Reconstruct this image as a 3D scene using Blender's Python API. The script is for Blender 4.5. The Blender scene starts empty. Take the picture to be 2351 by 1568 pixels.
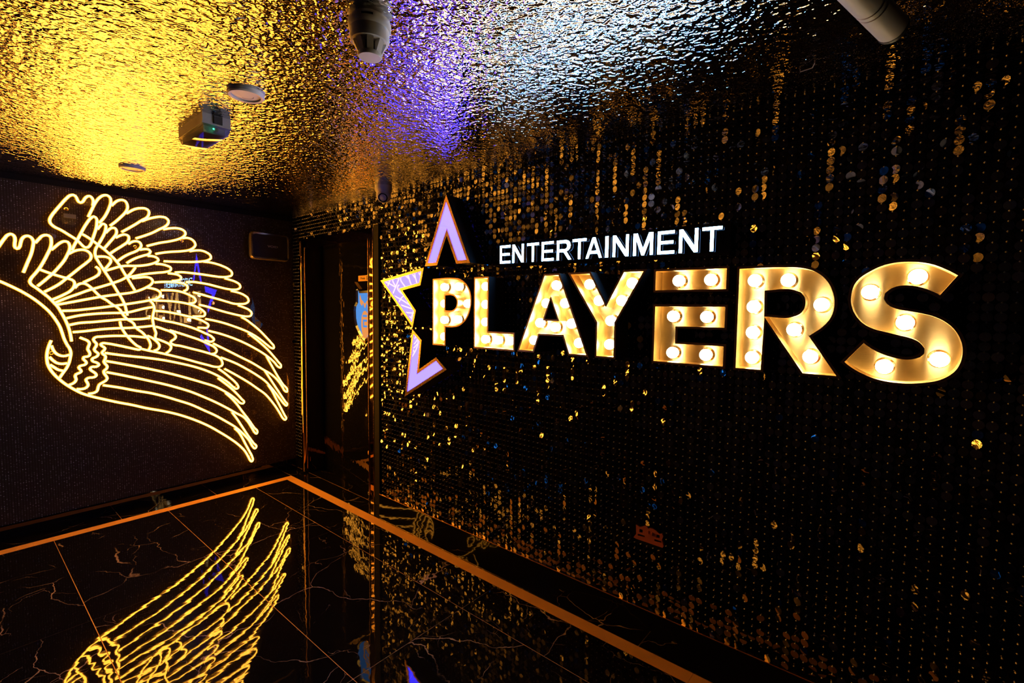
import bpy, bmesh, math, random
from mathutils import Vector, Matrix, noise as mnoise

random.seed(7)
scene = bpy.context.scene
col = scene.collection

# ------------------------------------------------------------------ camera, world, exposure
# metres. Right wall = plane x=0 (runs along +y), left wall = plane y=0 (runs along +x), floor z=0.
CAM = Vector((2.032, 4.244, 1.455))
RIGHT = Vector((-0.6412166, 0.76724888, 0.01305496))
UP = Vector((-0.04102865, -0.05126763, 0.99784181))
FWD = Vector((-0.76626231, -0.6392971, -0.06435284))
cd = bpy.data.cameras.new('camera')
cd.sensor_width = 36.0
cd.lens = 16.729
cd.clip_start = 0.02
co = bpy.data.objects.new('camera', cd)
col.objects.link(co)
m = Matrix((RIGHT, UP, -FWD)).transposed().to_4x4()
m.translation = CAM
co.matrix_world = m
scene.camera = co

w = bpy.data.worlds.new('world')
scene.world = w
w.use_nodes = True
w.node_tree.nodes['Background'].inputs[0].default_value = (0.5, 0.55, 0.7, 1)
w.node_tree.nodes['Background'].inputs[1].default_value = 0.002

scene.view_settings.view_transform = 'Standard'
scene.view_settings.look = 'None'
scene.view_settings.gamma = 1.0
scene.view_settings.exposure = 0.0
scene.view_settings.use_curve_mapping = False
cy = scene.cycles
cy.use_denoising = True
cy.max_bounces = 10
cy.glossy_bounces = 7
cy.diffuse_bounces = 3
cy.transmission_bounces = 8
cy.transparent_max_bounces = 16
cy.sample_clamp_indirect = 20.0
cy.caustics_reflective = True
cy.blur_glossy = 0.0

CEIL = 2.25
ROOM_X, ROOM_Y = 4.6, 6.6

# ------------------------------------------------------------------ light levels of the place's own lamps and the added blue tubes (linear)
NEON_RGB, NEON_POW = (1.0, 0.365, 0.030), 26.0
BLUE_RGB, BLUE_POW = (0.02, 0.28, 1.0), 5.0
BULB_RGB, BULB_POW = (1.0, 0.80, 0.48), 34.0
STAR_RGB, STAR_POW = (0.037, 0.027, 1.0), 16.0
TEXT_RGB, TEXT_POW = (0.20, 0.48, 1.0), 46.0

# ------------------------------------------------------------------ material helpers
def new_mat(name):
    mt = bpy.data.materials.new(name)
    mt.use_nodes = True
    nt = mt.node_tree
    nt.nodes.clear()
    out = nt.nodes.new('ShaderNodeOutputMaterial')
    return mt, nt, out

def N(nt, kind, **kw):
    n = nt.nodes.new(kind)
    for k, v in kw.items():
        if k in n.inputs:
            n.inputs[k].default_value = v
        else:
            setattr(n, k, v)
    return n

def principled(name, color, rough=0.5, metal=0.0, spec=0.5, bump=None, coat=0.0, aniso=0.0):
    """bump = (scale, distance, detail)"""
    mt, nt, out = new_mat(name)
    p = nt.nodes.new('ShaderNodeBsdfPrincipled')
    p.inputs['Base Color'].default_value = (*color, 1)
    p.inputs['Roughness'].default_value = rough
    p.inputs['Metallic'].default_value = metal
    p.inputs['Specular IOR Level'].default_value = spec
    p.inputs['Coat Weight'].default_value = coat
    p.inputs['Anisotropic'].default_value = aniso
    if bump:
        tc = nt.nodes.new('ShaderNodeTexCoord')
        nz = N(nt, 'ShaderNodeTexNoise', Scale=bump[0], Detail=bump[2])
        bp = N(nt, 'ShaderNodeBump', Strength=1.0, Distance=bump[1])
        nt.links.new(tc.outputs['Object'], nz.inputs['Vector'])
        nt.links.new(nz.outputs['Fac'], bp.inputs['Height'])
        nt.links.new(bp.outputs['Normal'], p.inputs['Normal'])
    nt.links.new(p.outputs[0], out.inputs[0])
    return mt

def emitter(name, rgb, power):
    mt, nt, out = new_mat(name)
    e = nt.nodes.new('ShaderNodeEmission')
    e.inputs[0].default_value = (*rgb, 1)
    e.inputs[1].default_value = power
    nt.links.new(e.outputs[0], out.inputs[0])
    return mt

M = {}
M['neon'] = emitter('amber_neon', NEON_RGB, NEON_POW)
M['neon_bloom'] = emitter('amber_bloom_sleeve', (1.0, 0.30, 0.012), 2.4)  # stands in for the orange bloom around the tubes
M['added_blue'] = emitter('added_blue_glow', BLUE_RGB, BLUE_POW)  # added source outside the view
M['bulb'] = emitter('warm_bulb_glass', BULB_RGB, BULB_POW)
def glossy_emitter(name, rgb, power, refl):
    # lit acrylic face with a polished surface
    mt, nt, out = new_mat(name)
    e = nt.nodes.new('ShaderNodeEmission'); e.inputs[0].default_value = (*rgb, 1); e.inputs[1].default_value = power
    g = nt.nodes.new('ShaderNodeBsdfGlossy'); g.inputs['Color'].default_value = (refl, refl, refl, 1); g.inputs['Roughness'].default_value = 0.01
    a = nt.nodes.new('ShaderNodeAddShader')
    nt.links.new(e.outputs[0], a.inputs[0]); nt.links.new(g.outputs[0], a.inputs[1]); nt.links.new(a.outputs[0], out.inputs[0])
    return mt
M['star_face'] = glossy_emitter('violet_lit_acrylic', STAR_RGB, STAR_POW, 0.06)
M['text_face'] = emitter('white_lit_acrylic', TEXT_RGB, TEXT_POW)
M['green_led'] = emitter('green_led', (0.1, 1.0, 0.5), 2.5)
M['brass'] = principled('brass_trim', (0.72, 0.46, 0.22), 0.22, 1.0)
M['rim_bronze'] = principled('polished_bronze_rim', (0.50, 0.33, 0.20), 0.28, 1.0)
M['inlay'] = principled('brass_floor_inlay', (0.80, 0.42, 0.10), 0.55, 0.25, bump=(60, 0.0002, 2))
M['grout'] = principled('gold_grout', (0.72, 0.42, 0.18), 0.5, 0.3)
M['black_paint'] = principled('black_painted_metal', (0.02, 0.02, 0.021), 0.45)
M['black_gloss'] = principled('black_gloss_panel', (0.006, 0.006, 0.007), 0.025, bump=(9, 0.0003, 1))
M['black_matte'] = principled('black_matte_wall', (0.006, 0.006, 0.006), 0.7, spec=0.2)
M['dark_wall'] = principled('grey_wall', (0.022, 0.021, 0.02), 0.6, spec=0.2)
M['white_plastic'] = principled('white_plastic', (0.72, 0.71, 0.70), 0.4)
M['grey_plastic'] = principled('grey_plastic', (0.35, 0.35, 0.36), 0.45)
M['dark_plastic'] = principled('dark_plastic', (0.02, 0.02, 0.02), 0.4)
M['slot'] = principled('dark_slot', (0.01, 0.01, 0.01), 0.8)
M['frame_mirror'] = principled('bronze_mirror_frame', (0.42, 0.27, 0.13), 0.04, 1.0, bump=(6, 0.0003, 1))
M['door_gloss'] = principled('wavy_gloss_black_door', (0.004, 0.004, 0.005), 0.03, 0.0, 0.8, bump=(20, 0.0011, 1.0))
M['badge_blue'] = emitter('backlit_blue_badge', (0.10, 0.32, 0.82), 0.9)
M['badge_steel'] = principled('badge_polished_bevel', (0.35, 0.45, 0.62), 0.12, 1.0)
M['badge_gold'] = emitter('backlit_orange_badge', (1.0, 0.36, 0.09), 0.85)
M['plate_gold'] = principled('plate_gold', (0.85, 0.5, 0.14), 0.4, 0.3)
M['sequin'] = principled('smoked_mirror_sequin', (0.19, 0.18, 0.185), 0.02, 1.0, bump=(45, 0.00018, 0))
M['pin'] = principled('clear_pin', (0.97, 0.97, 0.98), 0.2, 0.0, 0.8)
M['red_plastic'] = principled('red_plastic_clip', (0.55, 0.16, 0.12), 0.4)
M['speaker_face'] = principled('speaker_face', (0.03, 0.022, 0.018), 0.5)
M['speaker_rim'] = principled('speaker_rim', (0.35, 0.30, 0.26), 0.14, 0.8)
M['silver_print'] = principled('silver_print', (0.9, 0.88, 0.85), 0.3, 0.1)

def make_plate():
    # brushed bronze, horizontal grain stretches highlights vertically
    mt, nt, out = new_mat('brushed_bronze_plate')
    p = N(nt, 'ShaderNodeBsdfPrincipled')
    p.inputs['Metallic'].default_value = 1.0
    p.inputs['Roughness'].default_value = 0.42
    tc = N(nt, 'ShaderNodeTexCoord')
    mp = N(nt, 'ShaderNodeMapping')
    mp.inputs['Scale'].default_value = (40, 12, 900)
    nz = N(nt, 'ShaderNodeTexNoise', Scale=1.0, Detail=3.0)
    bp = N(nt, 'ShaderNodeBump', Strength=0.5, Distance=0.0006)
    n2 = N(nt, 'ShaderNodeTexNoise', Scale=18.0, Detail=4.0)
    cr = N(nt, 'ShaderNodeValToRGB')
    cr.color_ramp.elements[0].color = (0.46, 0.33, 0.14, 1)
    cr.color_ramp.elements[1].color = (0.70, 0.52, 0.26, 1)
    L = nt.links.new
    L(tc.outputs['Object'], mp.inputs['Vector']); L(mp.outputs[0], nz.inputs['Vector'])
    L(nz.outputs['Fac'], bp.inputs['Height']); L(bp.outputs[0], p.inputs['Normal'])
    L(tc.outputs['Object'], n2.inputs['Vector']); L(n2.outputs['Fac'], cr.inputs[0]); L(cr.outputs[0], p.inputs['Base Color'])
    tg = N(nt, 'ShaderNodeTangent', direction_type='UV_MAP')
    tg.uv_map = 'grain'
    p.inputs['Anisotropic'].default_value = 0.9
    p.inputs['Anisotropic Rotation'].default_value = 0.0
    L(tg.outputs[0], p.inputs['Tangent'])
    L(p.outputs[0], out.inputs[0])
    return mt
M['plate'] = make_plate()

def make_ceiling():
    # water-ripple mirror steel: two octaves of smooth ripples
    mt, nt, out = new_mat('water_ripple_mirror_steel')
    p = N(nt, 'ShaderNodeBsdfPrincipled')
    p.inputs['Base Color'].default_value = (0.58, 0.58, 0.60, 1)
    p.inputs['Metallic'].default_value = 1.0
    p.inputs['Roughness'].default_value = 0.012
    tc = N(nt, 'ShaderNodeTexCoord')
    n1 = N(nt, 'ShaderNodeTexNoise', Scale=RIP1, Detail=0.0, Distortion=0.6)
    n2 = N(nt, 'ShaderNodeTexNoise', Scale=RIP2, Detail=0.0, Distortion=0.3)
    a = N(nt, 'ShaderNodeMath', operation='MULTIPLY_ADD')
    a.inputs[1].default_value = RIP1 / RIP2 * 0.8
    bp = N(nt, 'ShaderNodeBump', Strength=1.0, Distance=RIPD)
    L = nt.links.new
    L(tc.outputs['Object'], n1.inputs['Vector']); L(tc.outputs['Object'], n2.inputs['Vector'])
    L(n2.outputs['Fac'], a.inputs[0]); L(n1.outputs['Fac'], a.inputs[2])
    L(a.outputs[0], bp.inputs['Height']); L(bp.outputs[0], p.inputs['Normal'])
    L(p.outputs[0], out.inputs[0])
    return mt
RIP1, RIP2, RIPD = 46.0, 110.0, 0.0054
M['ceiling'] = make_ceiling()

def make_marble():
    mt, nt, out = new_mat('black_marble_gold_veins')
    L = nt.links.new
    p = N(nt, 'ShaderNodeBsdfPrincipled')
    p.inputs['Roughness'].default_value = 0.02
    p.inputs['Specular IOR Level'].default_value = 0.5
    tc = N(nt, 'ShaderNodeTexCoord')
    oi = N(nt, 'ShaderNodeObjectInfo')
    mul = N(nt, 'ShaderNodeVectorMath', operation='SCALE')
    mul.inputs[0].default_value = (13.0, 7.0, 3.0)
    L(oi.outputs['Random'], mul.inputs['Scale'])
    add = N(nt, 'ShaderNodeVectorMath', operation='ADD')
    L(tc.outputs['Object'], add.inputs[0]); L(mul.outputs[0], add.inputs[1])
    wn = N(nt, 'ShaderNodeTexNoise', Scale=2.2, Detail=6.0)
    L(add.outputs[0], wn.inputs['Vector'])
    off = N(nt, 'ShaderNodeVectorMath', operation='MULTIPLY_ADD')
    off.inputs[1].default_value = (0.5, 0.5, 0.0)
    L(wn.outputs['Color'], off.inputs[0]); L(add.outputs[0], off.inputs[2])
    def veins(scale, width, mscale, lo, hi):
        v = N(nt, 'ShaderNodeTexVoronoi', feature='DISTANCE_TO_EDGE', Scale=scale)
        L(off.outputs[0], v.inputs['Vector'])
        mr = N(nt, 'ShaderNodeMapRange')
        mr.inputs['From Min'].default_value = 0.0
        mr.inputs['From Max'].default_value = width
        mr.inputs['To Min'].default_value = 1.0
        mr.inputs['To Max'].default_value = 0.0
        L(v.outputs['Distance'], mr.inputs['Value'])
        mn = N(nt, 'ShaderNodeTexNoise', Scale=mscale, Detail=3.0)
        L(add.outputs[0], mn.inputs['Vector'])
        m2 = N(nt, 'ShaderNodeMapRange')
        m2.inputs['From Min'].default_value = lo
        m2.inputs['From Max'].default_value = hi
        L(mn.outputs['Fac'], m2.inputs['Value'])
        mm = N(nt, 'ShaderNodeMath', operation='MULTIPLY')
        L(mr.outputs[0], mm.inputs[0]); L(m2.outputs[0], mm.inputs[1])
        return mm
    a = veins(1.5, 0.0042, 2.6, 0.45, 0.60)
    b = veins(3.4, 0.0040, 5.0, 0.54, 0.70)
    mx = N(nt, 'ShaderNodeMath', operation='MAXIMUM')
    L(a.outputs[0], mx.inputs[0]); L(b.outputs[0], mx.inputs[1])
    mix = N(nt, 'ShaderNodeMixRGB')
    mix.inputs[1].default_value = (0.004, 0.0035, 0.0035, 1)
    mix.inputs[2].default_value = (0.50, 0.38, 0.30, 1)
    L(mx.outputs[0], mix.inputs[0]); L(mix.outputs[0], p.inputs['Base Color'])
    nz = N(nt, 'ShaderNodeTexNoise', Scale=17.0, Detail=1.5)
    bp = N(nt, 'ShaderNodeBump', Strength=1.0, Distance=0.00022)
    L(add.outputs[0], nz.inputs['Vector']); L(nz.outputs['Fac'], bp.inputs['Height'])
    L(bp.outputs[0], p.inputs['Normal'])
    L(p.outputs[0], out.inputs[0])
    return mt
M['marble'] = make_marble()

def make_led_wall():
    # unlit LED mesh: black mask with a fine grid of diode dots, random glints painted in
    mt, nt, out = new_mat('unlit_led_mesh')
    L = nt.links.new
    p = N(nt, 'ShaderNodeBsdfPrincipled')
    tc = N(nt, 'ShaderNodeTexCoord')
    sep = N(nt, 'ShaderNodeSeparateXYZ'); L(tc.outputs['Object'], sep.inputs[0])
    def cell(sock, pitch):
        d = N(nt, 'ShaderNodeMath', operation='DIVIDE'); d.inputs[1].default_value = pitch; L(sock, d.inputs[0])
        f = N(nt, 'ShaderNodeMath', operation='FRACT'); L(d.outputs[0], f.inputs[0])
        s = N(nt, 'ShaderNodeMath', operation='SUBTRACT'); s.inputs[1].default_value = 0.5; L(f.outputs[0], s.inputs[0])
        fl = N(nt, 'ShaderNodeMath', operation='FLOOR'); L(d.outputs[0], fl.inputs[0])
        return s, fl
    sx, fx = cell(sep.outputs['X'], 0.0125)
    sz, fz = cell(sep.outputs['Z'], 0.0105)
    cv = N(nt, 'ShaderNodeCombineXYZ'); L(sx.outputs[0], cv.inputs[0]); L(sz.outputs[0], cv.inputs[1])
    ln = N(nt, 'ShaderNodeVectorMath', operation='LENGTH'); L(cv.outputs[0], ln.inputs[0])
    lt = N(nt, 'ShaderNodeMath', operation='LESS_THAN'); lt.inputs[1].default_value = 0.2; L(ln.outputs['Value'], lt.inputs[0])
    cid = N(nt, 'ShaderNodeCombineXYZ'); L(fx.outputs[0], cid.inputs[0]); L(fz.outputs[0], cid.inputs[1])
    wn = N(nt, 'ShaderNodeTexWhiteNoise'); L(cid.outputs[0], wn.inputs['Vector'])
    pw = N(nt, 'ShaderNodeMath', operation='POWER'); pw.inputs[1].default_value = 5.0; L(wn.outputs['Value'], pw.inputs[0])
    ms = N(nt, 'ShaderNodeMath', operation='MULTIPLY_ADD'); ms.inputs[1].default_value = 0.75; ms.inputs[2].default_value = 0.06; L(pw.outputs[0], ms.inputs[0])
    mk = N(nt, 'ShaderNodeMath', operation='MULTIPLY'); L(ms.outputs[0], mk.inputs[0]); L(lt.outputs[0], mk.inputs[1])
    mix = N(nt, 'ShaderNodeMixRGB')
    mix.inputs[1].default_value = (0.040, 0.024, 0.014, 1)
    mix.inputs[2].default_value = (0.9, 0.9, 1.0, 1)
    L(mk.outputs[0], mix.inputs[0]); L(mix.outputs[0], p.inputs['Base Color'])
    p.inputs['Roughness'].default_value = 0.5
    p.inputs['Specular IOR Level'].default_value = 0.25
    L(p.outputs[0], out.inputs[0])
    return mt
M['led_wall'] = make_led_wall()

def make_acrylic():
    mt, nt, out = new_mat('clear_acrylic_sheet')
    L = nt.links.new
    t = N(nt, 'ShaderNodeBsdfTransparent'); t.inputs[0].default_value = (0.97, 0.97, 0.97, 1)
    g = N(nt, 'ShaderNodeBsdfGlossy'); g.inputs['Roughness'].default_value = 0.0
    f = N(nt, 'ShaderNodeFresnel'); f.inputs['IOR'].default_value = 1.75
    ms = N(nt, 'ShaderNodeMixShader')
    L(f.outputs[0], ms.inputs[0]); L(t.outputs[0], ms.inputs[1]); L(g.outputs[0], ms.inputs[2])
    L(ms.outputs[0], out.inputs[0])
    return mt
M['acrylic'] = make_acrylic()
M['clear_cover'] = M['acrylic']

# ------------------------------------------------------------------ geometry helpers
def obj(name, verts, faces, mat, parent=None, smooth=False):
    me = bpy.data.meshes.new(name)
    me.from_pydata([tuple(v) for v in verts], [], faces)
    me.materials.append(M[mat] if isinstance(mat, str) else mat)
    me.update()
    if mat == 'plate':                      # grain direction for the brushed metal
        uv = me.uv_layers.new(name='grain')
        for lp in me.loops:
            q = me.vertices[lp.vertex_index].co
            uv.data[lp.index].uv = (q.z, q.y + q.x)
    if smooth:
        me.polygons.foreach_set('use_smooth', [True] * len(me.polygons))
    o = bpy.data.objects.new(name, me)
    col.objects.link(o)
    if parent:
        o.parent = parent
    return o

def tag(o, label=None, cat=None, group=None, kind=None):
    if label: o['label'] = label
    if cat: o['category'] = cat
    if group: o['group'] = group
    if kind: o['kind'] = kind
    return o

def empty(name, loc=(0, 0, 0)):
    o = bpy.data.objects.new(name, None)
    o.empty_display_size = 0.05
    o.location = loc
    col.objects.link(o)
    return o

class MB:
    """collects simple solids into one mesh"""
    def __init__(self): self.v = []; self.f = []
    def add(self, v, f):
        n = len(self.v)
        self.v += [tuple(p) for p in v]; self.f += [tuple(i + n for i in q) for q in f]
        return self
    def box(self, a, b):
        x0, y0, z0 = a; x1, y1, z1 = b
        return self.add([(x0,y0,z0),(x1,y0,z0),(x1,y1,z0),(x0,y1,z0),(x0,y0,z1),(x1,y0,z1),(x1,y1,z1),(x0,y1,z1)],
                        [(0,3,2,1),(4,5,6,7),(0,1,5,4),(1,2,6,5),(2,3,7,6),(3,0,4,7)])
    def lathe(self, prof, center, axis='z', n=24, capstart=True, capend=True):
        """prof = [(radius, h)...] along +axis from center"""
        cx, cy_, cz = center
        vs = []
        for r, h in prof:
            for i in range(n):
                a = 2 * math.pi * i / n
                u, v_ = r * math.cos(a), r * math.sin(a)
                if axis == 'z': vs.append((cx + u, cy_ + v_, cz + h))
                elif axis == 'x': vs.append((cx + h, cy_ + u, cz + v_))
                else: vs.append((cx + u, cy_ + h, cz - v_))
        fs = []
        for k in range(len(prof) - 1):
            for i in range(n):
                j = (i + 1) % n
                fs.append((k*n+i, k*n+j, (k+1)*n+j, (k+1)*n+i))
        if capstart: fs.append(tuple(reversed(range(n))))
        if capend: fs.append(tuple(range((len(prof)-1)*n, len(prof)*n)))
        return self.add(vs, fs)
    def build(self, name, mat, parent=None, smooth=False):
        return obj(name, self.v, self.f, mat, parent, smooth)

def smooth_by_angle(o, deg=35):
    me = o.data
    bm = bmesh.new(); bm.from_mesh(me)
    for f in bm.faces: f.smooth = True
    for e in bm.edges:
        if len(e.link_faces) == 2 and e.calc_face_angle(0) > math.radians(deg): e.smooth = False
        elif len(e.link_faces) != 2: e.smooth = False
    bm.to_mesh(me); bm.free()
    return o

def box(name, a, b, mat, parent=None):
    return MB().box(a, b).build(name, mat, parent)

def catmull(pts, step):
    """centripetal-ish Catmull-Rom through 2-d points, resampled about every step"""
    P = [Vector(p) for p in pts]
    n = len(P)
    out = []
    def tang(i):
        if i == 0: return (P[1] - P[0]).normalized()
        if i == n - 1: return (P[-1] - P[-2]).normalized()
        a, b = (P[i] - P[i-1]), (P[i+1] - P[i])
        la, lb = max(a.length, 1e-6), max(b.length, 1e-6)
        return ((a / la) * lb + (b / lb) * la).normalized()
    T = [tang(i) for i in range(n)]
    for i in range(n - 1):
        d = (P[i+1] - P[i]).length
        k = max(1, int(math.ceil(d / step)))
        for j in range(k):
            t = j / k
            h00 = 2*t**3 - 3*t**2 + 1; h10 = t**3 - 2*t**2 + t; h01 = -2*t**3 + 3*t**2; h11 = t**3 - t**2
            out.append(h00*P[i] + h10*d*T[i] + h01*P[i+1] + h11*d*T[i+1])
    out.append(P[-1])
    return out

def smooth_loop(pts, ang=28, step=0.012):
    """closed outline: keep corners sharper than ang degrees, round the rest"""
    P = [Vector(p) for p in pts]
    n = len(P)
    corner = []
    for i in range(n):
        a, b = P[i] - P[i-1], P[(i+1) % n] - P[i]
        corner.append(abs(a.angle_signed(b)) > math.radians(ang))
    idx = [i for i in range(n) if corner[i]]
    if not idx:
        q = catmull([P[-2], P[-1]] + list(P) + [P[0], P[1]], step)
        raise ValueError('closed smooth loop needs a corner')
    out = []
    for k, i in enumerate(idx):
        j = idx[(k + 1) % len(idx)]
        seg = [P[i]]
        t = i
        while True:
            t = (t + 1) % n
            seg.append(P[t])
            if t == j: break
        if len(seg) == 2: out.append(seg[0])
        else: out += catmull(seg, step)[:-1]
    return out

def area(P): return 0.5 * sum(P[i-1].x * P[i].y - P[i].x * P[i-1].y for i in range(len(P)))

def offset_loop(P, d):
    """move a closed outline to its left-hand side (inside when counter-clockwise) by d"""
    n = len(P); out = []
    for i in range(n):
        a = (P[i] - P[i-1]).normalized(); b = (P[(i+1) % n] - P[i]).normalized()
        na, nb = Vector((-a.y, a.x)), Vector((-b.y, b.x))
        mid = (na + nb)
        if mid.length < 1e-4: mid = na.copy()
        mid.normalize()
        c = max(0.45, mid.dot(na))
        out.append(P[i] + mid * (d / c))
    return out

def fill_loops(loops):
    """triangulate an outline with holes -> verts2d, faces"""
    bm = bmesh.new()
    for lp in loops:
        vs = [bm.verts.new((p.x, p.y, 0)) for p in lp]
        for i in range(len(vs)): bm.edges.new((vs[i-1], vs[i]))
    bmesh.ops.triangle_fill(bm, use_beauty=True, use_dissolve=False, edges=bm.edges[:])
    bm.verts.index_update()
    v = [(p.co.x, p.co.y) for p in bm.verts]
    f = []
    for q in bm.faces:
        ids = [x.index for x in q.verts]
        if q.normal.z < 0: ids.reverse()
        f.append(tuple(ids))
    bm.free()
    return v, f

def ribbon(mb, lp0, x0, lp1, x1, flip=False):
    n = len(lp0)
    v = [(x0, p.x, p.y) for p in lp0] + [(x1, p.x, p.y) for p in lp1]
    f = []
    for i in range(n):
        j = (i + 1) % n
        q = (i, j, n + j, n + i)
        f.append(tuple(reversed(q)) if flip else q)
    mb.add(v, f)

def tube_mesh(mb, pts3, r, sides=8):
    n = len(pts3); vs = []; fs = []
    nrm = Vector((0, 1, 0))
    for i, p in enumerate(pts3):
        t = (pts3[min(i+1, n-1)] - pts3[max(i-1, 0)]).normalized()
        b = t.cross(nrm).normalized()
        a = b.cross(t).normalized()
        for k in range(sides):
            an = 2 * math.pi * k / sides
            vs.append(p + (a * math.cos(an) + b * math.sin(an)) * r)
    for i in range(n - 1):
        for k in range(sides):
            l = (k + 1) % sides
            fs.append((i*sides+k, i*sides+l, (i+1)*sides+l, (i+1)*sides+k))
    fs.append(tuple(range(sides))); fs.append(tuple(reversed(range((n-1)*sides, n*sides))))
    mb.add(vs, fs)

def text_mesh(body, size=1.0, extrude=0.0, offset=0.0):
    cu = bpy.data.curves.new('lettering', 'FONT')
    cu.body = body; cu.size = size; cu.extrude = extrude; cu.offset = offset
    cu.resolution_u = 6
    to = bpy.data.objects.new('lettering', cu)
    col.objects.link(to)
    bpy.context.view_layer.update()
    me = bpy.data.meshes.new_from_object(to.evaluated_get(bpy.context.evaluated_depsgraph_get()))
    v = [p.co.copy() for p in me.vertices]; f = [tuple(p.vertices) for p in me.polygons]
    bpy.data.objects.remove(to); bpy.data.curves.remove(cu); bpy.data.meshes.remove(me)
    return v, f

# ------------------------------------------------------------------ the setting
# floor: gold grout slab, marble tiles laid on it, brass inlay strips as a border
floor = tag(box('floor', (-0.30, -0.10, -0.06), (ROOM_X, ROOM_Y, -0.0015), 'grout'), kind='structure')
def tile(x0, x1, y0, y1, name='tile', mat='marble', g=0.0016):
    return box(name, (x0 + g, y0 + g, -0.012), (x1 - g, y1 - g, 0.0), mat, floor)
SX0, SX1, SY0, SY1 = 0.140, 0.208, 0.185, 0.257          # brass strip bands
xs = [SX1, 0.459, 1.052, 1.644, 2.236, 2.828, 3.42, 4.012, ROOM_X]
ys = [SY1, 1.409, 2.634, 3.859, 5.084, 6.309, ROOM_Y]
for i in range(len(xs) - 1):
    for j in range(len(ys) - 1):
        tile(xs[i], xs[i+1], ys[j], ys[j+1])
for a, b in ((SY0, 1.198), (1.198, 2.302), (2.302, 3.406), (3.406, 4.51), (4.51, ROOM_Y)):   # border along the right wall
    tile(0.0, SX0, a, b, 'border_tile')
for a, b in ((SX0, 0.72), (0.72, 1.30), (1.30, 2.50), (2.50, 3.70), (3.70, ROOM_X)):         # border along the left wall
    tile(a, b, 0.0, SY0, 'border_tile')
tile(0.0, SX0, 0.0, SY0, 'border_tile')
tile(-0.20, 0.0, 0.13, 1.24, 'threshold_tile')
for a, b in ((SY0, 0.30), (0.30, 1.198), (1.198, 2.40), (2.40, 3.645), (3.645, 4.87), (4.87, ROOM_Y)):
    tile(SX0, SX1, a, b, 'inlay_strip', 'inlay', 0.0010)
for a, b in ((SX1, 0.935), (0.935, 1.733), (1.733, 2.95), (2.95, ROOM_X)):
    tile(a, b, SY0, SY1, 'inlay_strip', 'inlay', 0.0010)

ceiling = tag(box('ceiling', (-0.30, -0.10, CEIL), (ROOM_X, ROOM_Y, CEIL + 0.05), 'ceiling'), kind='structure')
wall_left = tag(box('wall_left', (-0.30, -0.10, 0.0), (ROOM_X, 0.0, CEIL), 'led_wall'), kind='structure')
box('header_band', (0.0, 0.0, CEIL - 0.035), (ROOM_X, 0.006, CEIL), 'black_matte', wall_left)
tag(box('wall_back', (-0.30, ROOM_Y, 0.0), (ROOM_X, ROOM_Y + 0.05, CEIL), 'dark_wall'), kind='structure')
tag(box('wall_opposite', (ROOM_X, -0.10, 0.0), (ROOM_X + 0.05, ROOM_Y, CEIL), 'dark_wall'), kind='structure')
tag(box('baseboard_left', (0.012, 0.0, 0.0), (ROOM_X, 0.012, 0.088), 'black_gloss'), kind='structure')
bb = tag(box('baseboard_right', (-0.006, 1.30, 0.0), (0.012, ROOM_Y, 0.090), 'black_gloss'), kind='structure')
box('brass_edge', (-0.006, 1.30, 0.090), (0.0135, ROOM_Y, 0.0935), 'brass', bb)

# right wall behind the sequins, with the door opening
DY0, DY1, DZ = 0.13, 1.24, 2.045
mb = MB()
mb.box((-0.30, -0.10, 0.0), (-0.008, DY0, CEIL))
mb.box((-0.30, DY1, 0.0), (-0.008, ROOM_Y, CEIL))
mb.box((-0.30, DY0, DZ), (-0.008, DY1, CEIL))
wall_right = tag(mb.build('wall_right', 'black_matte'), kind='structure')
tag(box('trim_1', (-0.008, DY1, 0.0), (0.010, 1.30, CEIL - 0.19), 'black_matte'), kind='structure')
tag(box('trim_2', (-0.006, 1.30, CEIL - 0.004), (0.003, ROOM_Y, CEIL - 0.001), 'black_paint'), kind='structure')

# ------------------------------------------------------------------ sequins of the right wall
PITCH, DR = 0.030, 0.0144
def wall_ok(y, z):
    if y < 1.31 and not (y < DY0 - 0.008) and z < DZ + 0.012: return False
    if y < DY0 and z < 0.10: return False
    if 3.305 < y < 3.455 and 0.395 < z < 0.485: return False      # torn-out spot with the red clip
    return True
spots = []
for i in range(int(5.2 / PITCH)):
    for j in range(int((CEIL - 0.115) / PITCH) + 1):
        y, z = 0.012 + PITCH * i, 0.118 + PITCH * j
        if not wall_ok(y, z): continue
        # neighbouring discs of a strip swing alike; each also has its own jitter
        swing = math.radians(1.5 + 2.5 * mnoise.noise(Vector((y * 3.0, z * 1.3, 1.0))) + random.gauss(0, 3.2))
        turn = math.radians(3.0 * mnoise.noise(Vector((y * 2.0, z * 2.0, 7.0))) + random.gauss(0, 4.5))
        run = mnoise.noise(Vector((i * 0.83, z * 5.0, 3.0)))
        if run > 0.06: turn -= math.radians(min((run - 0.06) * 70, 24) * (0.3 + 0.2 * y))
        if z < 0.45: swing -= math.radians(5.0)
        if y < 2.3: swing += math.radians(random.gauss(0, 9)); turn += math.radians(random.gauss(0, 9))
        if random.random() < 0.06: turn += math.radians(random.choice((-1, 1)) * random.uniform(15, 50))
        if random.random() < 0.04: swing += math.radians(random.uniform(8, 25))
        spots.append((y, z, max(swing, math.radians(-9)), turn))
NS = 12
DISC = [(0.0, DR * math.sin(2 * math.pi * k / NS), -DR + DR * math.cos(2 * math.pi * k / NS)) for k in range(NS)]
disc_me = bpy.data.meshes.new('sequin')
disc_me.from_pydata(DISC, [], [tuple(range(NS))])
disc_me.materials.append(M['sequin'])
disc_me.update()
if disc_me.polygons[0].normal.x < 0:
    disc_me.flip_normals()
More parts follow.
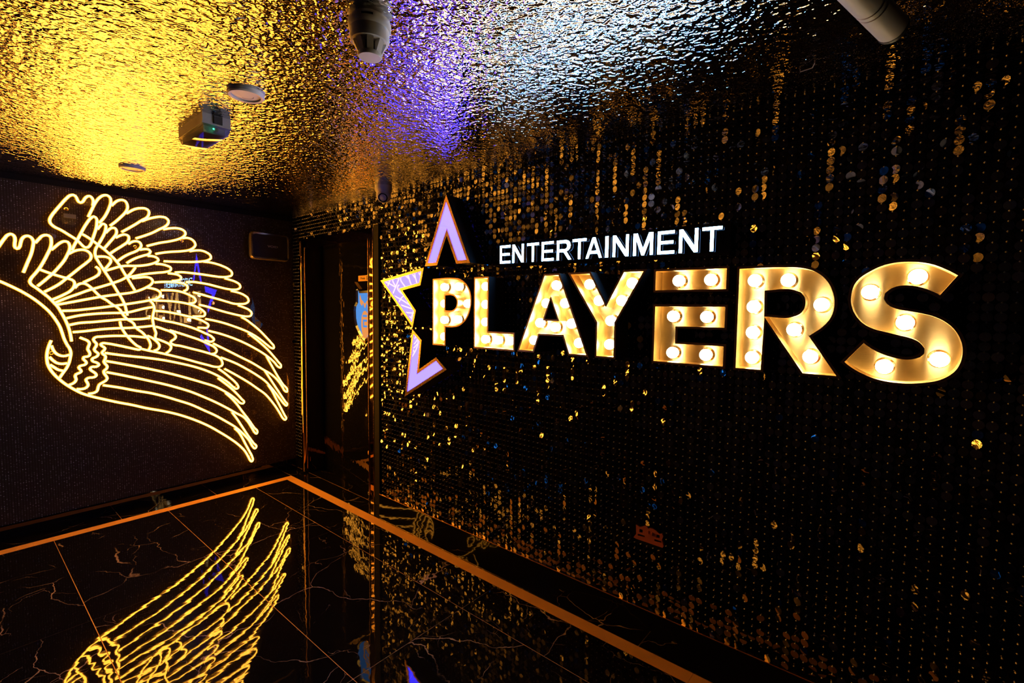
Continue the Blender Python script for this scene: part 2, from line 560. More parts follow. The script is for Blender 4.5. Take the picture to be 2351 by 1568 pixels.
def disc_matrix(y, z, swing, turn):
    off = abs(math.sin(turn)) * DR * 0.8
    return Matrix.Translation((0.003 + off, y, z + 0.001)) @ Matrix.Rotation(turn, 4, 'Z') @ Matrix.Rotation(-swing, 4, 'Y')
def shows(s):
    d = Vector((0.0, s[0], s[1])) - CAM
    zc = d.dot(FWD)
    if zc < 0.1 or abs(d.dot(RIGHT) / zc) > 1.05 or abs(d.dot(UP) / zc) > 0.70: return 0.0
    if 1.99 < s[0] < 4.33 and 1.24 < s[1] < 1.66: return 0.0
    return abs(d.x) / d.length ** 3
order = sorted(range(len(spots)), key=lambda k: -shows(spots[k]))
own = set(order[:300])
for k in order[:300]:
    o = bpy.data.objects.new('sequin', disc_me)
    o.matrix_world = disc_matrix(*spots[k])
    col.objects.link(o)
    o.parent = wall_right
mb = MB()
for k, s in enumerate(spots):
    if k in own: continue
    mx = disc_matrix(*s)
    mb.add([mx @ Vector(p) for p in DISC], [tuple(range(NS))])
rest = mb.build('sequin_field', 'sequin', wall_right)
if rest.data.polygons[0].normal.x < 0: rest.data.flip_normals()
rest['kind'] = 'stuff'
mb = MB()
for y, z, a, b in spots:
    r = 0.0032
    x = 0.0062
    mb.add([(x + r, y, z), (x, y + r, z), (x, y, z + r), (x, y - r, z), (x, y, z - r), (x - 0.012, y, z)],
           [(0,1,2),(0,2,3),(0,3,4),(0,4,1),(5,2,1),(5,3,2),(5,4,3),(5,1,4)])
pins = mb.build('sequin_pins', 'pin', wall_right)
pins['kind'] = 'stuff'

# red plastic clip left where discs were torn out
CLIP = [(3316,472),(3335,464),(3354,474),(3366,486),(3376,470),(3384,476),(3398,478),(3413,473),(3428,462),(3441,466),(3448,458),(3441,440),(3453,404),(3318,405),(3306,408),(3319,429)]
lp = [Vector((y / 1000, z / 1000)) for y, z in CLIP]
if area(lp) < 0: lp.reverse()
def hole(y, z, w_, h_): return [Vector((y - w_, z - h_)), Vector((y - w_, z + h_)), Vector((y + w_, z + h_)), Vector((y + w_, z - h_))]
holes = [hole(3.342, 0.449, 0.008, 0.008), hole(3.423, 0.449, 0.008, 0.008), hole(3.344, 0.427, 0.017, 0.005), hole(3.423, 0.427, 0.017, 0.005)]
v2, f2 = fill_loops([lp] + holes)
mb = MB(); mb.add([(0.004, a, b) for a, b in v2], f2); mb.add([(-0.006, a, b) for a, b in v2], [tuple(reversed(q)) for q in f2])
ribbon(mb, lp, -0.006, lp, 0.004)
for h in holes: ribbon(mb, h, -0.006, h, 0.004)
clip = tag(mb.build('panel_clip', 'red_plastic'), 'small red plastic panel clip bared low on the sequin wall', 'clip')
box('tab', (0.004, 3.372, 0.448), (0.010, 3.380, 0.462), 'red_plastic', clip)
box('tab', (0.004, 3.390, 0.446), (0.010, 3.398, 0.460), 'red_plastic', clip)

# ------------------------------------------------------------------ door in the right wall
door = empty('door_1', (0, 0.68, 0)); tag(door, kind='structure')
def dpart(o): o.parent = door; o.matrix_parent_inverse = Matrix.Translation((0, -0.68, 0)); return o
FW = 0.078
def jamb_profile(y0, y1, z0, z1, name='frame'):
    return dpart(box(name, (-0.012, y0, z0), (0.006, y1, z1), 'frame_mirror'))
jamb_profile(DY0, DY0 + FW + 0.02, 0.0, DZ - FW, 'frame_jamb')
jamb_profile(DY1 - FW, DY1, 0.0, DZ - FW, 'frame_jamb')
jamb_profile(DY0, DY1, DZ - FW, DZ, 'frame_head')
def bead(p, q, r=0.006):
    mb = MB(); tube_mesh(mb, [Vector(p), Vector(q)], r, 12)
    return dpart(smooth_by_angle(mb.build('frame_bead', 'frame_mirror')))
for yy, zt in ((DY0 + 0.008, DZ - 0.008), (DY0 + FW + 0.012, DZ - FW + 0.008), (DY1 - 0.008, DZ - 0.008), (DY1 - FW + 0.008, DZ - FW + 0.008)):
    bead((0.007, yy, 0.002), (0.007, yy, zt))
bead((0.007, DY0 + 0.008, DZ - 0.008), (0.007, DY1 - 0.008, DZ - 0.008))
bead((0.007, DY0 + FW + 0.012, DZ - FW + 0.008), (0.007, DY1 - FW + 0.008, DZ - FW + 0.008))
# half-round mirror cover on the hinge jamb
mb = MB(); mb.lathe([(0.030, 0.012), (0.034, 0.02), (0.034, 1.885), (0.030, 1.90), (0.004, 1.905)], (0.004, DY0 + 0.056, 0.0), 'z', 28)
dpart(smooth_by_angle(mb.build('jamb_column', 'frame_mirror')))
dpart(box('reveal', (-0.16, DY0 + FW + 0.02, 0.0), (-0.012, DY0 + FW + 0.024, DZ - FW), 'frame_mirror'))
dpart(box('reveal', (-0.16, DY1 - FW - 0.004, 0.0), (-0.012, DY1 - FW, DZ - FW), 'frame_mirror'))
dpart(box('reveal', (-0.16, DY0 + FW, DZ - FW), (-0.012, DY1 - FW, DZ - FW + 0.004), 'frame_mirror'))
LX = -0.055
ya, yb, xa, xb = DY0 + 0.04, DY1 - 0.03, LX - 0.098, LX - 0.004      # the leaf stands a little ajar
mb = MB()
mb.add([(xa - 0.04, ya, 0.004), (xa, ya, 0.004), (xb, yb, 0.004), (xb - 0.04, yb, 0.004), (xa - 0.04, ya, DZ - 0.05), (xa, ya, DZ - 0.05), (xb, yb, DZ - 0.05), (xb - 0.04, yb, DZ - 0.05)],
       [(0,3,2,1),(4,5,6,7),(0,1,5,4),(1,2,6,5),(2,3,7,6),(3,0,4,7)])
leaf = dpart(mb.build('door_leaf', 'door_gloss'))
def on_leaf(o):
    """lay a badge or plate modelled at x = LX against the ajar leaf"""
    for v in o.data.vertices: v.co.x += (xa + (xb - xa) * (v.co.y - ya) / (yb - ya)) - LX
    return dpart(o)
def dz(parent_obj):
    """children of a door part share the door's frame"""
    def f(o):
        o.parent = parent_obj
        o.matrix_parent_inverse = Matrix.Translation((0, -0.68, 0))
        return o
    return f
# shield badge, symmetric about y = 1.035
YC = 1.008
half = [(0, 1191), (60, 1222), (110, 1265), (150, 1309), (176, 1374), (180, 1440), (172, 1485), (141, 1515), (141, 1600), (158, 1667), (82, 1607), (0, 1607)]
outl = [(YC - a / 1000, z / 1000) for a, z in half[:-1]] + [(YC + a / 1000, z / 1000) for a, z in reversed(half[1:-1])]
outl = [Vector(p) for p in outl]
if area(outl) < 0: outl.reverse()
inn = offset_loop(outl, 0.030)
inn2 = offset_loop(outl, 0.012)
mb = MB()
ribbon(mb, outl, LX, outl, LX + 0.014)
ribbon(mb, outl, LX + 0.014, inn2, LX + 0.018)
badge = mb.build('badge_rim', 'frame_mirror'); on_leaf(badge)
mb = MB(); ribbon(mb, inn2, LX + 0.018, inn, LX + 0.008)
on_leaf(mb.build('badge_bevel', 'badge_steel'))
v2, f2 = fill_loops([inn])
mb = MB(); mb.add([(LX + 0.008, a, b) for a, b in v2], f2)
on_leaf(mb.build('badge_field', 'badge_blue'))
def plaque(name, pts, x0, x1, mat):
    lp = [Vector((a, b)) for a, b in pts]
    if area(lp) < 0: lp.reverse()
    v2, f2 = fill_loops([lp]); mb = MB()
    mb.add([(x1, a, b) for a, b in v2], f2); ribbon(mb, lp, x0, lp, x1)
    return mb.build(name, mat)
wl = [(-0.078, 1.562), (-0.080, 1.53), (-0.070, 1.495), (-0.048, 1.480), (-0.030, 1.500), (-0.022, 1.502), (-0.012, 1.480), (0.0, 1.462)]
wing = [(YC + a, z) for a, z in wl] + [(YC - a, z) for a, z in reversed(wl[:-1])] + [(YC + 0.058, 1.527), (YC + 0.034, 1.516), (YC + 0.012, 1.498), (YC - 0.012, 1.498), (YC - 0.034, 1.516), (YC - 0.058, 1.527)]
on_leaf(plaque('badge_wings', wing, LX + 0.008, LX + 0.012, 'badge_gold'))
oval = [(YC + 0.057 * math.cos(t * math.pi / 12), 1.345 + (0.095 if math.sin(t * math.pi / 12) > 0 else 0.12) * math.sin(t * math.pi / 12)) for t in range(24)]
on_leaf(plaque('badge_oval', oval, LX + 0.008, LX + 0.012, 'badge_gold'))
for y0, y1, z0, z1 in ((-0.030, 0.036, 1.392, 1.409), (-0.027, 0.036, 1.356, 1.373), (-0.027, -0.010, 1.324, 1.373), (-0.027, 0.036, 1.312, 1.328)):
    on_leaf(box('badge_stroke', (LX + 0.011, YC + y0, z0), (LX + 0.0135, YC + y1, z1), 'badge_blue'))
# sliding name plate
on_leaf(box('name_plate', (LX, 0.902, 1.670), (LX + 0.008, 1.102, 1.713), 'plate_gold'))
on_leaf(box('slider_window', (LX + 0.008, 1.038, 1.675), (LX + 0.010, 1.098, 1.708), 'slot'))
def flat_text(body, y, z, x, size, mat, name, mirror=False):
    v, f = text_mesh(body, size, 0.0004)
    return obj(name, [(x + p.z, y + p.x, z + p.y) for p in v], f, mat)
on_leaf(flat_text('Private', 0.940, 1.683, LX + 0.0085, 0.026, 'slot', 'name_plate_lettering'))
on_leaf(flat_text('S', 1.048, 1.679, LX + 0.0105, 0.036, 'plate_gold', 'slider_lettering'))
# door knob at the right stile
mb = MB(); mb.lathe([(0.010, 0), (0.010, 0.012), (0.022, 0.016), (0.024, 0.024), (0.018, 0.032), (0.004, 0.035)], (LX, 1.095, 0.345), 'x', 20)
on_leaf(mb.build('door_stop', 'plate_gold', None, True))

# ------------------------------------------------------------------ neon sign on the left wall
NEON = [
    [1813,1765,1791,1810,1771,1849,1754,1874,1742,1879,1731,1871,1727,1848,1730,1817,1728,1799,1720,1793,1711,1803,1704,1830,1696,1858,1684,1873,1669,1877,1655,1867,1648,1847,1651,1816,1661,1767,1678,1715,1699,1650],
    [1640,1838,1623,1864,1605,1887,1587,1893,1572,1886,1567,1860,1572,1818,1586,1778,1606,1728,1630,1677,1651,1642,1667,1616,1673,1595,1666,1578,1647,1560,1620,1532,1594,1504,1572,1473,1552,1442,1538,1410,1523,1370,1511,1331,1502,1291,1497,1254,1494,1218],
    [1865,1620,1833,1607,1799,1591,1759,1567,1708,1532,1661,1492,1623,1451,1589,1406,1563,1356,1546,1313,1537,1274,1529,1236,1517,1199,1504,1168,1500,1140,1504,1111,1511,1079,1523,1047,1540,1018,1559,985],
    [1590,1228,1603,1189,1612,1147,1614,1112,1611,1076,1601,1043,1584,1009,1559,972,1531,938,1495,903,1455,870,1413,846,1342,814,1269,783,1193,754,1114,720,997,676,928,646,858,609,784,564,709,511,647,459,572,392,502,320,456,258,431,205,415,168,406,157,396,166,399,193,422,251,451,318,479,385,504,432,529,462],
    [1590,1195,1584,1170,1571,1144,1553,1129,1535,1124,1508,1130],
    [1602,1123,1586,1099,1568,1081,1547,1074,1521,1076],
    [1601,1073,1582,1054,1562,1036,1541,1028],
    [1453,1242,1434,1231,1415,1219,1406,1202,1412,1180,1416,1161,1408,1142,1407,1123,1419,1113,1438,1110,1441,1100,1429,1082,1426,1069,1437,1058,1459,1053,1465,1044,1459,1031,1453,1017,1464,1007,1480,999,1484,985,1480,966,1488,948,1518,931],
    [1102,1230,1162,1240,1224,1245,1284,1247,1343,1244,1375,1240,1385,1227,1380,1212,1370,1196,1374,1178,1383,1159,1376,1144,1363,1128,1370,1112,1397,1093,1394,1081,1372,1068,1362,1053,1376,1042,1401,1041,1409,1030,1399,1014,1383,998,1378,982,1389,972,1421,969,1432,959,1427,942,1422,923,1430,907,1448,899,1480,901],
    [1241,1346,1237,1316,1226,1284,1208,1249,1182,1209,1151,1172,1130,1153,1138,1144,1157,1148,1188,1158,1256,1180,1315,1196,1339,1199,1349,1192,1342,1180,1327,1164,1332,1151,1344,1136,1338,1123,1326,1109,1328,1092,1336,1073,1330,1058,1319,1038,1324,1023,1338,1009,1337,993,1326,971,1322,957,1329,943,1347,931,1365,918,1372,898,1378,876,1393,866,1423,863],
    [1124,1148,1084,1134,1028,1117,960,1094,873,1063,783,1027,708,999,661,982,630,980,609,994,609,1018,624,1046,651,1068,686,1085,743,1108,817,1134,889,1159,937,1173,951,1186,945,1199,926,1212,917,1227,925,1248,949,1267,989,1286,1023,1301,1039,1306],
    [1090,1242,1065,1228,1042,1205,1023,1179,1020,1159,1034,1139,1054,1132],
    [1068,1495,1050,1471,1043,1441,1049,1405,1055,1369,1052,1329,1046,1290,1038,1260,1043,1232,1042,1223,1019,1210,985,1192,962,1177,948,1155,954,1135,970,1117,982,1110],
    [1466,1566,1454,1585,1437,1597,1418,1598,1396,1584,1375,1559,1353,1530,1334,1509,1308,1491,1282,1465,1256,1446,1239,1427,1224,1396,1210,1373,1195,1356,1181,1346,1165,1330,1157,1306,1142,1288,1120,1268,1101,1242,1083,1213,1074,1185,1073,1170,1078,1154,1085,1140],
    [1358,1714,1344,1702,1338,1684,1343,1665,1360,1647,1389,1627,1423,1605],
    [1626,1675,1593,1660,1555,1645,1517,1632,1490,1624,1471,1613,1466,1595,1471,1573,1488,1547,1521,1521,1576,1487],
    [1569,1803,1549,1826,1527,1851,1506,1864,1490,1861,1482,1842,1484,1810,1493,1784,1510,1743,1532,1706,1570,1651,1594,1622,1618,1594,1639,1571],
    [1488,1786,1463,1805,1435,1817,1408,1818,1389,1807,1378,1784,1382,1762,1400,1739,1434,1703,1476,1657,1504,1627,1536,1592,1571,1563,1610,1536],
    [1471,1811,1459,1845,1441,1886,1420,1936,1394,1993,1370,2033,1356,2045,1343,2034,1342,2005,1346,1971,1357,1929,1369,1888,1379,1857,1393,1838,1407,1836,1421,1849,1434,1866,1449,1882,1481,1906,1519,1933,1555,1954,1568,1971,1570,1988,1560,2018,1541,2052,1513,2098,1486,2140,1467,2162,1453,2167,1441,2159,1435,2143,1429,2128,1420,2124,1408,2133,1397,2155,1385,2170,1374,2175,1362,2167,1356,2152,1359,2115],
    [1384,2038,1363,2093,1344,2139,1323,2174,1300,2194,1282,2197,1268,2185,1264,2161,1271,2127,1286,2083,1305,2043,1330,2006],
    [1261,2132,1246,2153,1227,2172,1206,2181,1188,2177,1176,2154,1177,2124,1191,2095,1216,2061,1244,2027,1273,1996],
    [1182,2093,1160,2112,1132,2132,1100,2143,1071,2144,1056,2133,1055,2110,1067,2084,1093,2063,1132,2028,1170,1996,1212,1962],
    [1098,2052,1067,2071,1028,2089,981,2102,954,2098,939,2080,942,2060,959,2037,997,2010,1037,1981,1080,1956,1135,1928],
    [973,2013,936,2025,887,2033,859,2029,838,2014,835,1998,850,1975,879,1955,932,1933,1000,1912,1040,1896,1073,1882],
    [854,1964,829,1970,800,1965,779,1947,772,1922,784,1902,810,1883,864,1867,934,1855,978,1845,1024,1831],
    [810,1872,773,1882,732,1885,699,1875,672,1854,669,1835,689,1817,723,1805,775,1796,866,1788,936,1784,975,1783],
    [722,1802,686,1801,640,1794,589,1779,546,1758,522,1733,524,1711,551,1698,595,1692,658,1696,734,1704,808,1709,872,1711,909,1706],
    [576,1683,540,1674,495,1659,466,1638,462,1616,479,1602,517,1596,561,1600,621,1613,698,1631,754,1639,799,1643,840,1638],
    [531,1585,480,1574,434,1555,405,1529,401,1506,423,1487,461,1482,511,1483,564,1498,623,1516,681,1532,738,1549,795,1564],
    [482,1470,436,1453,398,1433,379,1407,386,1387,417,1380,451,1384,513,1398,586,1418,664,1443,710,1458,759,1471],
    [457,1373,426,1355,379,1317,327,1270,274,1212,229,1158,204,1119,207,1104,221,1107,257,1135,311,1183,372,1229,432,1263,507,1296,588,1327,655,1347,718,1361],
    [407,1238,359,1198,311,1153,258,1099,213,1043,171,987,146,946,151,932,165,938,204,985,250,1031,295,1068,361,1114,447,1166,550,1216,630,1247,699,1268],
    [268,1040,242,988,206,917,169,846,132,783,96,730,99,712,113,719,137,759,165,806,193,843,234,884,298,930,386,994,471,1046,553,1097,632,1145,669,1167],
    [284,917,244,849,199,771,153,692,115,628,98,600,106,589,120,601,154,648,195,712,236,771,277,823,344,882,430,946,514,1001,575,1033,618,1054],
    [259,790,232,746,196,668,155,579,121,504,109,477,119,464,133,476,164,531,196,590,237,654,287,719,349,774,405,823,474,876,536,921,593,960],
    [637,964,597,929,558,889,521,849,499,815,495,796,510,788,531,805,567,845,607,881,646,911,715,953,808,996,898,1028,987,1056,1103,1084,1213,1105,1329,1132],
    [642,889,599,848,559,808,511,752,470,696,453,670,462,660,479,665,508,696,549,738,601,781,660,822,755,868,847,909,935,946,1105,1008,1215,1043,1290,1066,1324,1076],
    [591,764,552,720,511,664,471,598,420,515,378,441,354,404,361,386,374,398,396,440,425,497,459,545,513,586,586,643,665,700,742,750,834,805,923,848,992,878,1075,910,1171,946,1263,979,1325,1000],
    [546,598,514,545,473,468,432,390,389,315,366,272,377,262,390,277,424,346,458,395,524,473,597,536,668,593,744,645,837,707,926,753,994,787,1078,823,1174,855,1266,888,1345,912],
    [1340,1963,1327,1985,1309,2004,1297,1997,1297,1974,1305,1940,1321,1901,1339,1862,1351,1838,1358,1805,1355,1779,1340,1744,1319,1700,1297,1657,1272,1605,1247,1549,1224,1500,1210,1458,1204,1424,1199,1387],
    [1418,1921,1397,1908,1369,1886,1342,1862,1311,1835,1283,1805,1252,1766,1226,1723,1213,1694,1193,1652,1173,1610,1152,1565],
    [1298,1945,1284,1965,1263,1983,1248,1983,1240,1967,1243,1944,1256,1920,1278,1886,1308,1841],
    [1246,1919,1223,1936,1196,1947,1178,1941,1174,1923,1182,1899,1207,1873,1247,1838,1281,1807],
    [1178,1884,1157,1902,1135,1909,1117,1905,1106,1885,1115,1860,1138,1838,1169,1820,1201,1798,1244,1758],
    [1114,1851,1086,1859,1064,1858,1054,1845,1065,1826,1091,1814,1133,1794,1164,1774,1191,1751],
    [1071,1812,1042,1813,1016,1803,1008,1788,1024,1771,1054,1756,1102,1742,1150,1735,1196,1732,1227,1725,1272,1706,1308,1690],
    [1349,1780,1325,1784,1299,1783,1281,1773,1277,1756,1288,1733,1310,1701],
    [1026,1760,994,1760,960,1753,934,1737,937,1720,962,1708,1022,1696,1104,1679,1152,1664,1187,1654],
    [1144,1725,1161,1696,1186,1664,1215,1639,1267,1611,1335,1581,1407,1551,1453,1527,1508,1500,1535,1485,1561,1470],
    [1164,1648,1121,1656,1079,1661,1057,1654,1046,1633,1055,1613,1081,1591,1124,1566,1171,1548,1233,1535,1322,1517,1408,1495,1482,1475,1555,1456],
    [1081,1587,1049,1581,1019,1570,1003,1553,1006,1531,1024,1512,1061,1499,1142,1479,1235,1460,1325,1443,1411,1429,1484,1419,1532,1417],
    [1513,1369,1458,1385,1374,1398,1287,1404,1227,1406,1191,1410,1144,1424,1095,1439,1053,1448],
    [1501,1325,1460,1336,1376,1344,1289,1354,1229,1360,1177,1360,1114,1363,1071,1370],
    [1486,1278,1434,1282,1349,1293,1261,1299,1179,1301,1115,1306,1057,1313],
    [1036,1626,991,1632,940,1635,888,1633,849,1623,831,1603,837,1582,857,1571],
    [952,1697,917,1695,886,1687,871,1672,876,1657,901,1647,929,1643],
    [999,1571,959,1573,907,1571,865,1562,819,1541,786,1517,781,1498,794,1485,827,1480],
    [1046,1495,978,1495,909,1490,838,1477,784,1457,740,1430,720,1404,726,1385,756,1381,804,1381],
    [1037,1421,980,1416,912,1402,841,1383,775,1362,723,1336,699,1311,707,1294,740,1293,773,1295],
    [1047,1369,999,1352,931,1336,861,1314,789,1285,726,1251,676,1219,663,1197,677,1184,727,1195],
    [954,1279,904,1259,833,1230,760,1198,703,1165,661,1137,646,1109,655,1092,686,1085],
]
BOLTS = [(1490, 2071), (1141, 1869), (859, 1944), (661, 1485), (407, 1219), (509, 807), (416, 199), (1592, 1147), (748, 1413)]
ACRYLIC = [(1859,1838),(1742,1904),(1677,1903),(1583,1920),(1520,1888),(1582,1961),(1585,2002),(1491,2149),(1443,2191),(1350,2201),(1282,2223),(1244,2195),(1178,2208),(1151,2144),(1082,2159),(1027,2126),(954,2125),(912,2075),(869,2065),(803,2033),(778,1990),(729,1987),(663,1894),(624,1840),(525,1805),(501,1719),(447,1652),(425,1618),(372,1548),(350,1458),(355,1385),(258,1285),(166,1120),(105,951),(59,725),(62,568),(75,452),(133,450),(206,589),(312,736),(414,830),(382,727),(318,436),(319,361),(336,232),(366,137),(412,136),(461,223),(589,396),(741,548),(885,640),(1199,752),(1429,830),(1533,930),(1607,1037),(1628,1136),(1617,1205),(1595,1254),(1553,1236),(1524,1201),(1542,1258),(1563,1357),(1616,1454),(1691,1528),(1800,1568),(1868,1603)]
NY, NR = 0.045, 0.0064
sign = tag(empty('neon_sign', (1.0, 0.0, 1.2)), 'amber neon feathered headdress and hands on clear acrylic over the black mesh wall', 'neon sign')
def spart(o): o.parent = sign; o.matrix_parent_inverse = Matrix.Translation((-1.0, 0.0, -1.2)); return o
def neon(flat, mat='neon', name='neon_tube'):
    p2 = [(flat[i] / 1000, flat[i+1] / 1000) for i in range(0, len(flat), 2)]
    c = catmull(p2, 0.012)
    mb = MB(); tube_mesh(mb, [Vector((p.x, NY, p.y)) for p in c], NR, 8)
    o = spart(mb.build(name, mat, None, True))
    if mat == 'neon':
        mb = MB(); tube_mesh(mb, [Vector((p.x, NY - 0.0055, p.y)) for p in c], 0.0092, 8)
        j = mb.build('bloom_sleeve', 'neon_bloom', None, True)  # wider glowing sleeve added to imitate orange bloom at the tube edges
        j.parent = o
    return o
for t in NEON: neon(t)
# the sign goes on to the left of the photographed part: brow, eye rings, teeth and front feathers
def ring(cx, cz, rx, rz, n=20):
    q = []
    for k in range(n + 1):
        a = 2 * math.pi * k / n
        q += [cx + rx * math.cos(a), cz + rz * math.sin(a)]
    return q
EXTRA = [[1868,1603,1960,1632,2080,1655,2220,1660,2360,1640,2480,1590], ring(2520,1640,78,66), ring(2520,1640,26,24), ring(2240,1520,66,58),
         [2380,1560,2350,1480,2370,1420,2410,1440,2430,1500,2400,1560], [2130,1280,2220,1250,2330,1250,2440,1280,2520,1340],
         [2120,1220,2230,1185,2340,1185,2450,1215], [2170,1270,2165,1200], [2240,1250,2240,1185], [2310,1250,2310,1185], [2380,1262,2385,1195],
         [2620,1560,2720,1580,2800,1570,2830,1540,2790,1515,2700,1510,2620,1505], [2640,1640,2750,1670,2840,1675,2880,1645,2840,1615,2740,1600,2640,1595],
         [2620,1720,2730,1770,2830,1790,2880,1765,2850,1730,2750,1695,2650,1670], [1905,1790,1950,1850,2000,1905,2045,1910,2070,1880,2060,1800,2030,1720],
         [2075,1830,2120,1890,2170,1930,2210,1920,2225,1880,2200,1800,2170,1720], [2230,1840,2290,1890,2345,1905,2375,1880,2370,1840,2330,1770,2300,1710]]
for t in EXTRA: neon(t)
for t in ([3250,700,3300,1000,3400,1250,3560,1400], [3380,650,3430,950,3540,1180,3700,1330], [3620,1480,3720,1380,3860,1360,3960,1440,3960,1560,3860,1640,3730,1620,3640,1540], [3700,700,3850,820,3900,980,3860,1120]):
    neon(t, 'added_blue', 'added_blue_tube')  # unseen blue tubes, added so some sequins reflect blue
ac = [Vector((x / 1000, z / 1000)) for x, z in ACRYLIC]
ac = ac[:-1] + [Vector((1.95, 1.66)), Vector((1.95, 1.80))]
if area(ac) < 0: ac.reverse()
v2, f2 = fill_loops([ac])
spart(obj('acrylic_panel', [(a, 0.034, b) for a, b in v2], [tuple(reversed(q)) for q in f2], 'acrylic'))
for x, z in BOLTS:
    mb = MB(); mb.lathe([(0.006, 0.0), (0.006, 0.034), (0.011, 0.034), (0.011, 0.039), (0.007, 0.042)], (x / 1000, 0.0, z / 1000), 'y', 14)
    spart(mb.build('standoff_bolt', 'brass'))
mb = MB(); mb.box((1.440, 0.002, 2.020), (1.500, 0.012, 2.046))
spart(mb.build('driver_box', 'grey_plastic'))

# ------------------------------------------------------------------ PLAYERS channel letters
LET = {
 'P': [[(2030,1640),(2211,1640),(2258,1634),(2298,1616),(2330,1588),(2350,1552),(2357,1514),(2353,1474),(2340,1437),(2316,1402),(2283,1376),(2251,1361),(2214,1355),(2144,1354),(2144,1243),(2030,1243)],
       [(2142,1540),(2198,1540),(2222,1531),(2238,1515),(2241,1495),(2234,1473),(2218,1460),(2199,1453),(2142,1453)]],
 'L': [[(2378,1638),(2487,1638),(2487,1342),(2674,1342),(2674,1244),(2378,1244)]],
 'A': [[(2855,1637),(2947,1637),(3117,1247),(3006,1247),(2972,1335),(2833,1335),(2800,1247),(2693,1247)], [(2899,1512),(2939,1417),(2864,1417)]],
 'Y': [[(2994,1637),(3117,1637),(3200,1493),(3279,1637),(3388,1637),(3252,1408),(3252,1247),(3150,1247),(3150,1406)]],
 'E': [[(3419,1634),(3714,1634),(3714,1539),(3419,1539)], [(3421,1489),(3714,1489),(3714,1393),(3526,1393),(3526,1339),(3714,1339),(3714,1245),(3421,1245)]],
 'R': [[(3742,1629),(3899,1628),(3946,1624),(3981,1614),(4010,1597),(4033,1571),(4049,1538),(4057,1502),(4056,1470),(4047,1440),(4028,1412),(3992,1380),(4081,1244),(3964,1244),(3846,1427),(3845,1244),(3743,1244)],
       [(3846,1532),(3928,1532),(3945,1525),(3955,1511),(3958,1493),(3954,1475),(3944,1462),(3929,1455),(3848,1454)]],
 'S': [[(4356,1577),(4323,1600),(4291,1617),(4258,1626),(4224,1629),(4195,1627),(4163,1618),(4133,1601),(4107,1580),(4092,1556),(4086,1529),(4085,1503),(4091,1473),(4106,1443),(4127,1420),(4153,1405),(4187,1395),(4222,1386),(4247,1379),(4264,1369),(4274,1355),(4274,1345),(4268,1337),(4255,1331),(4240,1329),(4220,1331),(4195,1338),(4169,1350),(4150,1363),(4132,1378),(4074,1300),(4097,1280),(4126,1262),(4155,1249),(4187,1241),(4220,1238),(4254,1239),(4287,1245),(4319,1255),(4341,1269),(4360,1290),(4371,1316),(4375,1344),(4373,1373),(4364,1401),(4350,1425),(4329,1446),(4304,1461),(4273,1471),(4237,1479),(4210,1486),(4193,1497),(4186,1509),(4188,1522),(4200,1534),(4219,1540),(4244,1539),(4267,1532),(4291,1520),(4311,1506)]],
}
BULBS = {'P': [(2087,1592),(2211,1592),(2087,1493),(2284,1493),(2087,1395),(2202,1400),(2087,1295)], 'L': [(2427,1588),(2427,1489),(2427,1391),(2427,1294),(2522,1294),(2610,1294)],
 'A': [(2901,1583),(2842,1495),(2954,1495),(2805,1396),(2898,1377),(2994,1397),(2768,1306),(3038,1306)], 'Y': [(3088,1583),(3140,1507),(3303,1583),(3255,1507),(3203,1416),(3200,1308)],
 'E': [(3508,1587),(3635,1587),(3490,1441),(3625,1441),(3492,1290),(3627,1290)], 'R': [(3794,1579),(3903,1577),(4008,1490),(3794,1482),(3795,1386),(3796,1292),(3929,1401),(3983,1308)],
 'S': [(4256,1577),(4140,1531),(4233,1434),(4319,1324),(4188,1291)]}
LABELS = {'P': 'brass marquee letter P with round bulbs, hung beside the violet star pieces', 'L': 'brass marquee letter L with a row of bulbs, hung right of the P',
 'A': 'brass marquee letter A with eight glowing bulbs between L and Y', 'Y': 'brass marquee letter Y with six glowing bulbs, hung right of the A',
 'E': 'bronze marquee letter E with its top bar set apart, left of the R', 'R': 'bronze marquee letter R with eight bulbs between E and S',
 'S': 'bronze curved marquee letter S with five bulbs, hung rightmost on the sequin wall'}
LF, LB = 0.130, 0.060
def bulb_prof():
    pr = [(0.012, 0.0), (0.016, 0.006)]
    for k in range(1, 9):
        a = math.radians(-45 + k * 135 / 8)
        pr.append((max(0.0235 * math.cos(a), 0.0006), 0.022 + 0.0235 * math.sin(a)))
    return pr
